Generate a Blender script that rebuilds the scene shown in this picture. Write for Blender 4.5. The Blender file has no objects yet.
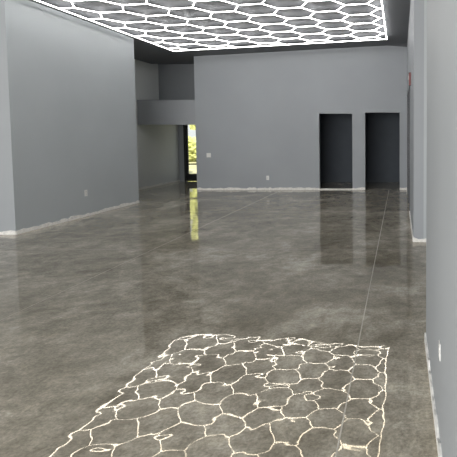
import bpy, bmesh, math, random
from mathutils import Vector, Matrix
S=bpy.context.scene
COL=S.collection
# ------------------------------------------------------------ materials
def mat(name, col, rough=0.6, metal=0.0, noise=0.0, nscale=3.0, bump=0.0, bscale=60.0, emis=None, estr=0.0):
    m=bpy.data.materials.new(name); m.use_nodes=True
    nt=m.node_tree; b=nt.nodes["Principled BSDF"]
    b.inputs["Base Color"].default_value=(*col,1); b.inputs["Roughness"].default_value=rough
    b.inputs["Metallic"].default_value=metal
    tc=nt.nodes.new("ShaderNodeTexCoord")
    if noise>0:
        n=nt.nodes.new("ShaderNodeTexNoise"); n.inputs["Scale"].default_value=nscale; n.inputs["Detail"].default_value=6
        nt.links.new(tc.outputs["Object"],n.inputs["Vector"])
        r=nt.nodes.new("ShaderNodeValToRGB")
        r.color_ramp.elements[0].position=0.3; r.color_ramp.elements[1].position=0.7
        r.color_ramp.elements[0].color=(*[c*(1-noise) for c in col],1)
        r.color_ramp.elements[1].color=(*[min(1,c*(1+noise)) for c in col],1)
        nt.links.new(n.outputs["Fac"],r.inputs["Fac"]); nt.links.new(r.outputs["Color"],b.inputs["Base Color"])
    if bump>0:
        n=nt.nodes.new("ShaderNodeTexNoise"); n.inputs["Scale"].default_value=bscale
        nt.links.new(tc.outputs["Object"],n.inputs["Vector"])
        bp=nt.nodes.new("ShaderNodeBump"); bp.inputs["Strength"].default_value=bump; bp.inputs["Distance"].default_value=0.002
        nt.links.new(n.outputs["Fac"],bp.inputs["Height"]); nt.links.new(bp.outputs["Normal"],b.inputs["Normal"])
    if emis:
        b.inputs["Emission Color"].default_value=(*emis,1); b.inputs["Emission Strength"].default_value=estr
    return m
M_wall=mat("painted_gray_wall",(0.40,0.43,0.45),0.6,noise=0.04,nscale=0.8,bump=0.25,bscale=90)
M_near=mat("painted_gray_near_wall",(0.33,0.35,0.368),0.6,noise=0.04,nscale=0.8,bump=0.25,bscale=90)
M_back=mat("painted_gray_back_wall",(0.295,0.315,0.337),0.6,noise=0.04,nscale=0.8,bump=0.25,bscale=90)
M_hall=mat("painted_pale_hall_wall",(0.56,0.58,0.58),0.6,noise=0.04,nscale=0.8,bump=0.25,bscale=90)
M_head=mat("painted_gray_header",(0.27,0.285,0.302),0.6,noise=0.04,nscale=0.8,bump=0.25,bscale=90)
M_loft=mat("shaded_gray_recess",(0.20,0.213,0.23),0.6,noise=0.04,nscale=0.8)  # darker copy of the back wall grey; recess shade put into the colour
M_ceil=mat("painted_dark_ceiling",(0.135,0.142,0.155),0.7,noise=0.06,nscale=1.0)
M_dark=mat("unlit_room_shade",(0.075,0.087,0.105),0.8,noise=0.05)  # dark base colour stands in for the lack of light in these rooms
M_base=mat("chalky_unfinished_base",(0.74,0.73,0.70),0.85,noise=0.15,nscale=30)
M_plastic=mat("white_plastic",(0.68,0.68,0.66),0.35,noise=0.01)
M_slot=mat("black_slot",(0.02,0.02,0.02),0.5)
M_black=mat("black_anodised_frame",(0.025,0.027,0.03),0.35,0.4,noise=0.05)
M_red=mat("red_enamel",(0.15,0.03,0.028),0.5,noise=0.03)
M_lens=mat("clear_strobe_lens",(0.5,0.5,0.5),0.15)
M_led=mat("led_white_diffuser",(0.9,0.9,0.9),0.4,emis=(1.0,0.98,0.95),estr=11.5)
M_grass=mat("sunlit_grass",(0.50,0.48,0.31),0.9,noise=0.3,nscale=2)
M_leaf=mat("sunlit_leaves",(0.45,0.47,0.19),0.8,noise=0.6,nscale=4)
M_bark=mat("bark",(0.14,0.10,0.07),0.9,noise=0.3,nscale=10)
M_walk=mat("pale_concrete_walk",(0.6,0.58,0.54),0.9,noise=0.1,nscale=5)
g=bpy.data.materials.new("door_glass"); g.use_nodes=True
nt=g.node_tree; nt.nodes.clear()
o=nt.nodes.new("ShaderNodeOutputMaterial"); mx=nt.nodes.new("ShaderNodeMixShader"); mx.inputs[0].default_value=0.06
t=nt.nodes.new("ShaderNodeBsdfTransparent"); t.inputs[0].default_value=(.95,.97,.95,1)
gl=nt.nodes.new("ShaderNodeBsdfGlossy"); gl.inputs["Roughness"].default_value=0.02
nt.links.new(t.outputs[0],mx.inputs[1]); nt.links.new(gl.outputs[0],mx.inputs[2]); nt.links.new(mx.outputs[0],o.inputs[0])
M_glass=g
# floor
f=bpy.data.materials.new("polished_concrete"); f.use_nodes=True
nt=f.node_tree; b=nt.nodes["Principled BSDF"]; L=nt.links.new; N=nt.nodes.new
geo=N("ShaderNodeNewGeometry")
def noise(scale,detail=6,rough=0.6,dist=0.0):
    n=N("ShaderNodeTexNoise"); n.inputs["Scale"].default_value=scale; n.inputs["Detail"].default_value=detail
    n.inputs["Roughness"].default_value=rough; n.inputs["Distortion"].default_value=dist
    L(geo.outputs["Position"],n.inputs["Vector"]); return n
def ramp(src,stops):
    r=N("ShaderNodeValToRGB"); e=r.color_ramp.elements
    while len(e)<len(stops): e.new(0.5)
    for i,(p,c) in enumerate(stops): e[i].position=p; e[i].color=(*c,1)
    L(src,r.inputs["Fac"]); return r
def mixc(mode,fac,a,bb):
    m=N("ShaderNodeMix"); m.data_type='RGBA'; m.blend_type=mode; m.inputs[0].default_value=fac
    L(a,m.inputs[6]); L(bb,m.inputs[7]); return m
n1=noise(1.1,10,0.7,0.4); n2=noise(6,10,0.8,0.2); n3=noise(50,5,0.75); n4=noise(0.6,12,0.78,0.8)
c1=ramp(n1.outputs["Fac"],[(0.36,(0.225,0.205,0.163)),(0.5,(0.31,0.286,0.236)),(0.62,(0.43,0.403,0.343))])
c2=ramp(n2.outputs["Fac"],[(0.36,(0.68,0.66,0.63)),(0.51,(1,1,1)),(0.64,(1.32,1.31,1.28))])
c3=ramp(n3.outputs["Fac"],[(0.36,(0.74,0.74,0.73)),(0.64,(1.22,1.22,1.22))])
c4=ramp(n4.outputs["Fac"],[(0.50,(1,1,1)),(0.57,(1.28,1.29,1.31)),(0.66,(1.45,1.47,1.5))])
m1=mixc('MULTIPLY',1,c1.outputs[0],c2.outputs[0]); m2=mixc('MULTIPLY',1,m1.outputs[2],c3.outputs[0]); m3=mixc('MULTIPLY',1,m2.outputs[2],c4.outputs[0])
L(m3.outputs[2],b.inputs["Base Color"])
rr=N("ShaderNodeMapRange"); rr.inputs[1].default_value=0.3; rr.inputs[2].default_value=0.7; rr.inputs[3].default_value=0.008; rr.inputs[4].default_value=0.022
L(n2.outputs["Fac"],rr.inputs[0]); L(rr.outputs[0],b.inputs["Roughness"])
b.inputs["IOR"].default_value=1.6
b.inputs["Specular Tint"].default_value=(1,0.78,0.42,1)
w1=noise(8.5,0,0.4,0.6); w2=noise(3.4,1,0.5,0.3)
ad=N("ShaderNodeMath"); ad.operation='MULTIPLY_ADD'; ad.inputs[1].default_value=2.4
L(w2.outputs["Fac"],ad.inputs[0]); L(w1.outputs["Fac"],ad.inputs[2])
bp=N("ShaderNodeBump"); bp.inputs["Strength"].default_value=1.0; bp.inputs["Distance"].default_value=0.00054
L(ad.outputs[0],bp.inputs["Height"]); L(bp.outputs["Normal"],b.inputs["Normal"])
M_floor=f
M_joint=mat("joint_filler",(0.50,0.47,0.41),0.4,noise=0.2,nscale=8)
M_joint2=mat("joint_filler_faint",(0.40,0.37,0.31),0.4,noise=0.2,nscale=8)
# ------------------------------------------------------------ helpers
def boxes(name, bl, m, kind="structure", bevel=0.0, parent=None):
    bm=bmesh.new()
    for (x0,x1,y0,y1,z0,z1) in bl:
        r=bmesh.ops.create_cube(bm,size=1)
        for v in r['verts']:
            v.co=Vector(((x0+x1)/2+v.co.x*(x1-x0),(y0+y1)/2+v.co.y*(y1-y0),(z0+z1)/2+v.co.z*(z1-z0)))
    if bevel>0: bmesh.ops.bevel(bm,geom=bm.edges[:],offset=bevel,segments=2,affect='EDGES',profile=0.6)
    me=bpy.data.meshes.new(name); bm.to_mesh(me); bm.free(); me.materials.append(m)
    ob=bpy.data.objects.new(name,me); COL.objects.link(ob)
    if kind: ob["kind"]=kind
    if parent: ob.parent=parent
    return ob
def struct(ob,label):
    ob["label"]=label; return ob
def empty(name,loc,label,cat,rot=(0,0,0),sc=1):
    e=bpy.data.objects.new(name,None); e.location=loc; e.rotation_euler=rot; e.empty_display_size=0.1; e.scale=(sc,sc,sc)
    COL.objects.link(e); e["label"]=label; e["category"]=cat; return e
D=12.27; XL=-5.8; XR=0.19; HT=4.3; YL=6.72; XH=-7.13
def zc(x): return 3.60+(x+5.8)*0.055   # ceiling height
# ------------------------------------------------------------ shell
struct(boxes("floor",[(-12,6,-4,14.62,-0.12,0)],M_floor),"polished mottled grey-brown concrete floor")
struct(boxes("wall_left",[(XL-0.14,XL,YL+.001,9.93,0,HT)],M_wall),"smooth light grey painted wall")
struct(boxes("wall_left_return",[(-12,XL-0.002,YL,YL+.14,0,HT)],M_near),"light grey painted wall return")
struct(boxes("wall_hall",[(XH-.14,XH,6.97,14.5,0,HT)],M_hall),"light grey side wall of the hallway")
d1=(-2.20,-1.30); d2=(-0.95,-0.01); dh=2.08
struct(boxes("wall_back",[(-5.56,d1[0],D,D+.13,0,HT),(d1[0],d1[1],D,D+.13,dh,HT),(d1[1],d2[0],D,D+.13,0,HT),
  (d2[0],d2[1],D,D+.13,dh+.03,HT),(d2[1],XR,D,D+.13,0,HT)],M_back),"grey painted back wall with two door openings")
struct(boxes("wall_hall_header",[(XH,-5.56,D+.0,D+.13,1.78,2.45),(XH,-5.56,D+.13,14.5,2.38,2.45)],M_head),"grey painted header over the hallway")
struct(boxes("wall_loft",[(XH,-5.0,13.4,13.5,2.45,HT)],M_loft),"grey wall above the hallway, recess shade in its colour")
struct(boxes("wall_hall_side",[(-5.56,-5.44,D+.13,14.5,0,2.45)],M_back),"grey hallway side wall")
struct(boxes("wall_hall_end",[(XH-.14,-6.97,14.5,14.62,0,2.6),(-6.02,-5.44,14.5,14.62,0,2.6),(-6.97,-6.02,14.5,14.62,2.1,2.6)],M_back),"grey hallway end wall")
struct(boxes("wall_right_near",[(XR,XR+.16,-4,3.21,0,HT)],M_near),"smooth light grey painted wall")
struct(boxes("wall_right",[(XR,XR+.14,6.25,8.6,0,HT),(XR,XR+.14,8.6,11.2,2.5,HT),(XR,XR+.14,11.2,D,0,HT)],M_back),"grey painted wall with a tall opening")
struct(boxes("wall_right_return",[(XR+.14,4,6.25,6.39,0,HT)],M_wall),"light grey painted wall return")
struct(boxes("wall_side_room",[(2.2,2.3,6.39,D+.13,0,HT)],M_dark),"side room wall, shade put into its colour")
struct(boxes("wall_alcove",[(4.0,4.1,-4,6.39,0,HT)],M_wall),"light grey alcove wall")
struct(boxes("wall_room_back",[(-3.2,2.3,14.3,14.4,0,2.7),(-3.3,-3.2,D+.13,14.4,0,2.7),(-1.17,-1.07,D+.13,14.3,0,2.6),(2.2,2.3,D+.13,14.3,0,2.6),(-3.2,2.3,D+.13,14.3,2.6,2.7)],M_dark),"walls of unlit rooms, shade put into their colour")
def quadslab(name,pts,th,m):
    bm=bmesh.new()
    lo=[bm.verts.new(p) for p in pts]; hi=[bm.verts.new((p[0],p[1],p[2]+th)) for p in pts]
    bm.faces.new(lo[::-1]); bm.faces.new(hi)
    n=len(pts)
    for i in range(n): bm.faces.new((lo[i],lo[(i+1)%n],hi[(i+1)%n],hi[i]))
    bmesh.ops.recalc_face_normals(bm,faces=bm.faces[:])
    me=bpy.data.meshes.new(name); bm.to_mesh(me); bm.free(); me.materials.append(m)
    ob=bpy.data.objects.new(name,me); COL.objects.link(ob); ob["kind"]="structure"; return ob
struct(quadslab("ceiling",[(-12,-4,zc(-12)),(4.1,-4,zc(4.1)),(4.1,11.15,zc(4.1)),(-12,11.15,zc(-12))],0.12,M_ceil),"dark grey sloped ceiling")
struct(quadslab("ceiling_slope",[(-12,11.15,zc(-12)),(4.1,11.15,zc(4.1)),(4.1,13.6,2.90),(-5.6,13.6,3.62),(-12,13.6,3.62)],0.12,M_ceil),"dark grey ceiling panel falling to the back wall")
# ragged base strips
random.seed(11)
def ragged(name,runs):
    bm=bmesh.new()
    for (p,q,nrm) in runs:
        p=Vector((*p,0)); q=Vector((*q,0)); nn=Vector((*nrm,0))*0.012
        n=max(1,int((q-p).length/0.07)); prev=None
        for i in range(n+1):
            c=p.lerp(q,i/n); h=random.uniform(0.035,0.07)
            cur=[bm.verts.new(c),bm.verts.new(c+nn),bm.verts.new(c+nn+Vector((0,0,h))),bm.verts.new(c+Vector((0,0,h)))]
            if prev:
                for k in range(4): bm.faces.new((prev[k],prev[(k+1)%4],cur[(k+1)%4],cur[k]))
            else: bm.faces.new(cur)
            prev=cur
        bm.faces.new(prev[::-1])
    bmesh.ops.recalc_face_normals(bm,faces=bm.faces[:])
    me=bpy.data.meshes.new(name); bm.to_mesh(me); bm.free(); me.materials.append(M_base)
    ob=bpy.data.objects.new(name,me); COL.objects.link(ob); ob["kind"]="structure"; ob["label"]="chalky white ragged strip along the wall foot"
ragged("baseboard_left",[((XL,YL),(XL,9.93),(1,0))])
ragged("baseboard_left_return",[((-12,YL),(XL,YL),(0,-1))])
ragged("baseboard_back",[((-5.56,D),(d1[0],D),(0,-1)),((d1[1],D),(d2[0],D),(0,-1)),((d2[1],D),(XR-.012,D),(0,-1))])
ragged("baseboard_hall",[((XH,9.9),(XH,14.5),(1,0))])
ragged("baseboard_right_near",[((XR,-4),(XR,3.21),(-1,0)),((XR,3.21),(XR+.16,3.21),(0,1))])
ragged("baseboard_right",[((XR,6.25),(XR,8.6),(-1,0)),((XR,11.2),(XR,D-.012),(-1,0))])
ragged("baseboard_right_return",[((XR,6.25),(4,6.25),(0,-1))])
struct(boxes("trim_1",[(d1[0],d1[1],D,D+.13,0.0,0.025)],M_base),"pale threshold strip in the doorway")
struct(boxes("trim_2",[(-0.3042,-0.2958,-4,D,0,0.001)],M_joint),"filled saw-cut joint in the concrete")
M_jd=mat("faint_joint",(0.17,0.15,0.125),0.4,noise=0.2,nscale=8)
struct(boxes("trim_3",[(-3.245,-3.237,-4,D,0,0.001)],M_joint2),"thin saw-cut joint in the concrete")
for i,y in enumerate((5.8,8.7)):
    struct(boxes("trim_%d"%(4+i),[(-12,XR-.02,y,y+.02,0,0.001)],M_jd),"thin saw-cut joint in the concrete")
# ------------------------------------------------------------ glazed hall door
dx0,dx1=-6.965,-6.03
door=boxes("door_1",[(dx0,dx0+.05,14.49,14.60,0,2.1),(dx1-.05,dx1,14.49,14.60,0,2.1),(dx0+.05,dx1-.05,14.49,14.60,2.05,2.1)],M_black)
struct(door,"black framed full-glass exterior door")
leaf=boxes("door_leaf",[(dx0+.055,dx0+.12,14.52,14.565,0.01,2.04),(dx1-.12,dx1-.055,14.52,14.565,0.01,2.04),
   (dx0+.12,dx1-.12,14.52,14.565,0.01,0.24),(dx0+.12,dx1-.12,14.52,14.565,1.95,2.04),(dx0+.12,dx1-.12,14.52,14.565,0.54,0.58)],M_black,kind=None,parent=door)
boxes("door_glass",[(dx0+.12,dx1-.12,14.535,14.545,0.24,0.54),(dx0+.12,dx1-.12,14.535,14.545,0.58,1.95)],M_glass,kind=None,parent=leaf)
boxes("door_handle",[(dx1-.10,dx1-.08,14.46,14.48,0.8,1.3),(dx1-.10,dx1-.08,14.48,14.52,0.84,0.86),(dx1-.10,dx1-.08,14.48,14.52,1.24,1.26)],M_plastic,kind=None,parent=leaf)
fr=boxes("door_2",[(XR-.01,XR+.15,8.6,8.66,0,2.5),(XR-.01,XR+.15,11.14,11.2,0,2.5),(XR-.01,XR+.15,8.66,11.14,2.44,2.5),(XR-.01,XR+.15,9.87,9.93,0,2.44)],M_black)
struct(fr,"black metal frame of a tall opening")
# ------------------------------------------------------------ hex light fixture
s=0.39; r=0.008
slope=math.atan(0.055)
X0,X1,Y0,Y1=-5.50,-0.32,5.6,11.05
fx=empty("hexagon_light_fixture",(X0,Y0,zc(X0)-0.08),"glowing white hexagon-grid LED tube light with rectangular border on the ceiling","light fixture",(0,-slope,0))
W=(X1-X0)/math.cos(slope); Hh=Y1-Y0
def tube_mesh(name,length,rad):
    bm=bmesh.new(); bmesh.ops.create_cone(bm,cap_ends=True,segments=8,radius1=rad,radius2=rad,depth=length,matrix=Matrix.Rotation(math.pi/2,4,'Y'))
    for fc in bm.faces: fc.smooth=True
    me=bpy.data.meshes.new(name); bm.to_mesh(me); bm.free(); me.materials.append(M_led); return me
tm=tube_mesh("led_tube",1.0,r)
uniq=[]
cp=1.5*s; rp=math.sqrt(3)*s
for i in range(-1,14):
    for j in range(-1,14):
        cx=i*cp+0.05; cy=j*rp+(rp/2 if i%2 else 0)+0.1
        vs=[(cx+s*math.cos(k*math.pi/3),cy+s*math.sin(k*math.pi/3)) for k in range(6)]
        for k in range(6):
            e=(vs[k],vs[(k+1)%6]); m=((e[0][0]+e[1][0])/2,(e[0][1]+e[1][1])/2)
            if all(math.dist(m,u[1])>0.05 for u in uniq): uniq.append((e,m))
def clip(a,b2):
    t0,t1=0.0,1.0; dx=b2[0]-a[0]; dy=b2[1]-a[1]
    for p,q in ((-dx,a[0]),(dx,W-a[0]),(-dy,a[1]),(dy,Hh-a[1])):
        if abs(p)<1e-9:
            if q<0: return None
        else:
            tt=q/p
            if p<0: t0=max(t0,tt)
            else: t1=min(t1,tt)
    if t1-t0<0.12: return None
    return ((a[0]+t0*dx,a[1]+t0*dy),(a[0]+t1*dx,a[1]+t1*dy))
segs=[c for c in (clip(*u[0]) for u in uniq) if c]
segs.sort(key=lambda c:(0 if (c[0][1]+c[1][1])/2+Y0>7.4 else 1,(c[0][1]+c[1][1])/2))
rest=bmesh.new()
for i,(a,b2) in enumerate(segs):
    mid=((a[0]+b2[0])/2,(a[1]+b2[1])/2,0); L2=math.dist(a,b2)-0.016; ang=math.atan2(b2[1]-a[1],b2[0]-a[0])
    if i<96:
        ob=bpy.data.objects.new("led_tube",tm); COL.objects.link(ob); ob.parent=fx
        ob.location=mid; ob.rotation_euler=(0,0,ang); ob.scale=(L2,1,1)
    else:
        bmesh.ops.create_cone(rest,cap_ends=True,segments=8,radius1=r,radius2=r,depth=L2,
          matrix=Matrix.Translation(mid)@Matrix.Rotation(ang,4,'Z')@Matrix.Rotation(math.pi/2,4,'Y'))
for fc in rest.faces: fc.smooth=True
me=bpy.data.meshes.new("led_tube_rest"); rest.to_mesh(me); rest.free(); me.materials.append(M_led)
ob=bpy.data.objects.new("led_tube_grid",me); COL.objects.link(ob); ob.parent=fx; ob["kind"]="stuff"
for (p,L2,ang) in (((W/2,0,0),W,0),((W/2,Hh,0),W,0),((0,Hh/2,0),Hh,math.pi/2),((W,Hh/2,0),Hh,math.pi/2)):
    ob=bpy.data.objects.new("border_tube",tube_mesh("border_tube",L2,0.0092)); COL.objects.link(ob); ob.parent=fx
    ob.location=p; ob.rotation_euler=(0,0,ang)
# ------------------------------------------------------------ outlets, switches, alarm
def outlet(loc,rz,label,gang="outlet",sc=1):
    if gang=="outlet":
        e=empty("wall_outlet",loc,label,"outlet",(0,0,rz),sc)
        boxes("cover_plate",[(-.037,.037,-.006,0,-.058,.058)],M_plastic,None,0.002,e)
        for zz in (-.022,.022):
            rc=boxes("receptacle",[(-.016,.016,-.009,-.006,zz-.014,zz+.014)],M_plastic,None,0.001,e)
            boxes("slot",[(-.008,-.005,-.0095,-.009,zz-.004,zz+.007),(.005,.008,-.0095,-.009,zz-.004,zz+.007),(-.002,.002,-.0095,-.009,zz-.011,zz-.007)],M_slot,None,0,rc)
    else:
        e=empty("light_switch",loc,label,"light switch",(0,0,rz),sc)
        boxes("cover_plate",[(-.058,.058,-.006,0,-.058,.058)],M_plastic,None,0.002,e)
        for xx in (-.023,.023):
            boxes("rocker",[(xx-.016,xx+.016,-.011,-.006,-.033,.033)],M_plastic,None,0.002,e)
outlet((-3.62,D,0.33),0,"white duplex wall outlet low on the grey back wall")
outlet((XL,8.26,0.43),math.pi/2,"white duplex wall outlet low on the long grey wall")
outlet((XR,2.08,0.48),-math.pi/2,"white duplex wall outlet on the nearby grey wall",sc=.7)
outlet((-5.22,D,0.95),0,"white two-gang light switch beside the hallway opening","switch")
al=empty("fire_alarm",(XR+.002,8.0,2.48),"red wall-mounted fire alarm strobe high on the wall","fire alarm",(0,0,-math.pi/2))
boxes("alarm_body",[(-.08,.08,-.035,0,-.11,.11)],M_red,None,0.008,al)
boxes("strobe_lens",[(-.05,.05,-.05,-.035,-.02,.06)],M_lens,None,0.005,al)
# ------------------------------------------------------------ outdoors beyond the glass door
struct(boxes("ground",[(-60,60,14.62,90,-0.16,-0.06)],M_grass),"sunlit green lawn")
struct(boxes("trim_7",[(-9,-4,14.62,17,-0.06,-0.02)],M_walk),"pale concrete walk outside the door")
random.seed(4)
from mathutils import noise as mn
def blob(name,seed,sc,zoff):
    bm=bmesh.new()
    bmesh.ops.create_icosphere(bm,subdivisions=5,radius=1)
    for v in bm.verts:
        p=v.co*2.5+Vector(seed)
        v.co*=1+0.35*mn.noise(p)+0.18*mn.noise(p*3)+0.1*mn.noise(p*8)
        v.co.z=max(v.co.z,-0.85)
        v.co=Vector((v.co.x*sc[0],v.co.y*sc[1],(v.co.z+.85)*sc[2]+zoff))
    me=bpy.data.meshes.new(name); bm.to_mesh(me); bm.free(); me.materials.append(M_leaf)
    ob=bpy.data.objects.new(name,me); COL.objects.link(ob); return ob
for x in (-16.6,-12.4,-8.2):
    loc=(x,27+random.uniform(-.5,.5),-0.06)
    ob=blob("shrub",loc,(1.5,1.3,0.7+random.random()*.2),0); ob.location=loc
    ob["label"]="sunlit yellow-green rounded leafy shrub on the lawn"; ob["category"]="shrub"; ob["group"]="shrubs beyond the glass door"
for x,y in ((-21,38),(-14.5,37),(-8,38)):
    e=empty("tree",(x,y,-0.06),"sunlit broadleaf tree with low yellow-green crown on the lawn","tree"); e["group"]="trees beyond the glass door"
    bm=bmesh.new(); bmesh.ops.create_cone(bm,cap_ends=True,segments=14,radius1=.3,radius2=.18,depth=3,matrix=Matrix.Translation((0,0,1.5)))
    me=bpy.data.meshes.new("trunk"); bm.to_mesh(me); bm.free(); me.materials.append(M_bark)
    tr=bpy.data.objects.new("trunk",me); COL.objects.link(tr); tr.parent=e
    cr=blob("crown",(x,y,3),(2.6,2.4,5.2),0.9); cr.parent=e
# ------------------------------------------------------------ light
sun=bpy.data.lights.new("sun","SUN"); sun.energy=9; sun.angle=0.01; sun.color=(1,.93,.78)
so=bpy.data.objects.new("sun",sun); so.rotation_euler=(math.radians(50),0,math.radians(20)); COL.objects.link(so)
def area(name,loc,rot,sx,sy,p,c):
    a=bpy.data.lights.new(name,"AREA"); a.shape='RECTANGLE'; a.size=sx; a.size_y=sy; a.energy=p; a.color=c
    ao=bpy.data.objects.new(name,a); ao.location=loc; ao.rotation_euler=rot; COL.objects.link(ao)
area("front_fill",(-3.1,-3.6,1.9),(math.radians(90),0,math.radians(12)),6.3,3.0,790,(1,0.985,0.96))  # added fill light behind the camera to brighten the room; no storefront there
w=bpy.data.worlds.new("World"); S.world=w; w.use_nodes=True
w.node_tree.nodes["Background"].inputs[0].default_value=(0.97,0.98,1.0,1); w.node_tree.nodes["Background"].inputs[1].default_value=1.1
# ------------------------------------------------------------ camera
cam=bpy.data.cameras.new("camera"); co=bpy.data.objects.new("camera",cam); COL.objects.link(co)
cam.sensor_width=36; cam.lens=36*450/457; cam.clip_start=0.02; cam.clip_end=300
pitch=math.atan(450/8000)
co.location=(0,0,1.5); co.rotation_euler=(math.pi/2-pitch,0,0)
py=135+450*math.tan(pitch)
cam.shift_x=(228.5-400)/457; cam.shift_y=-(228.5-py)/457
S.camera=co
S.view_settings.view_transform='Standard'
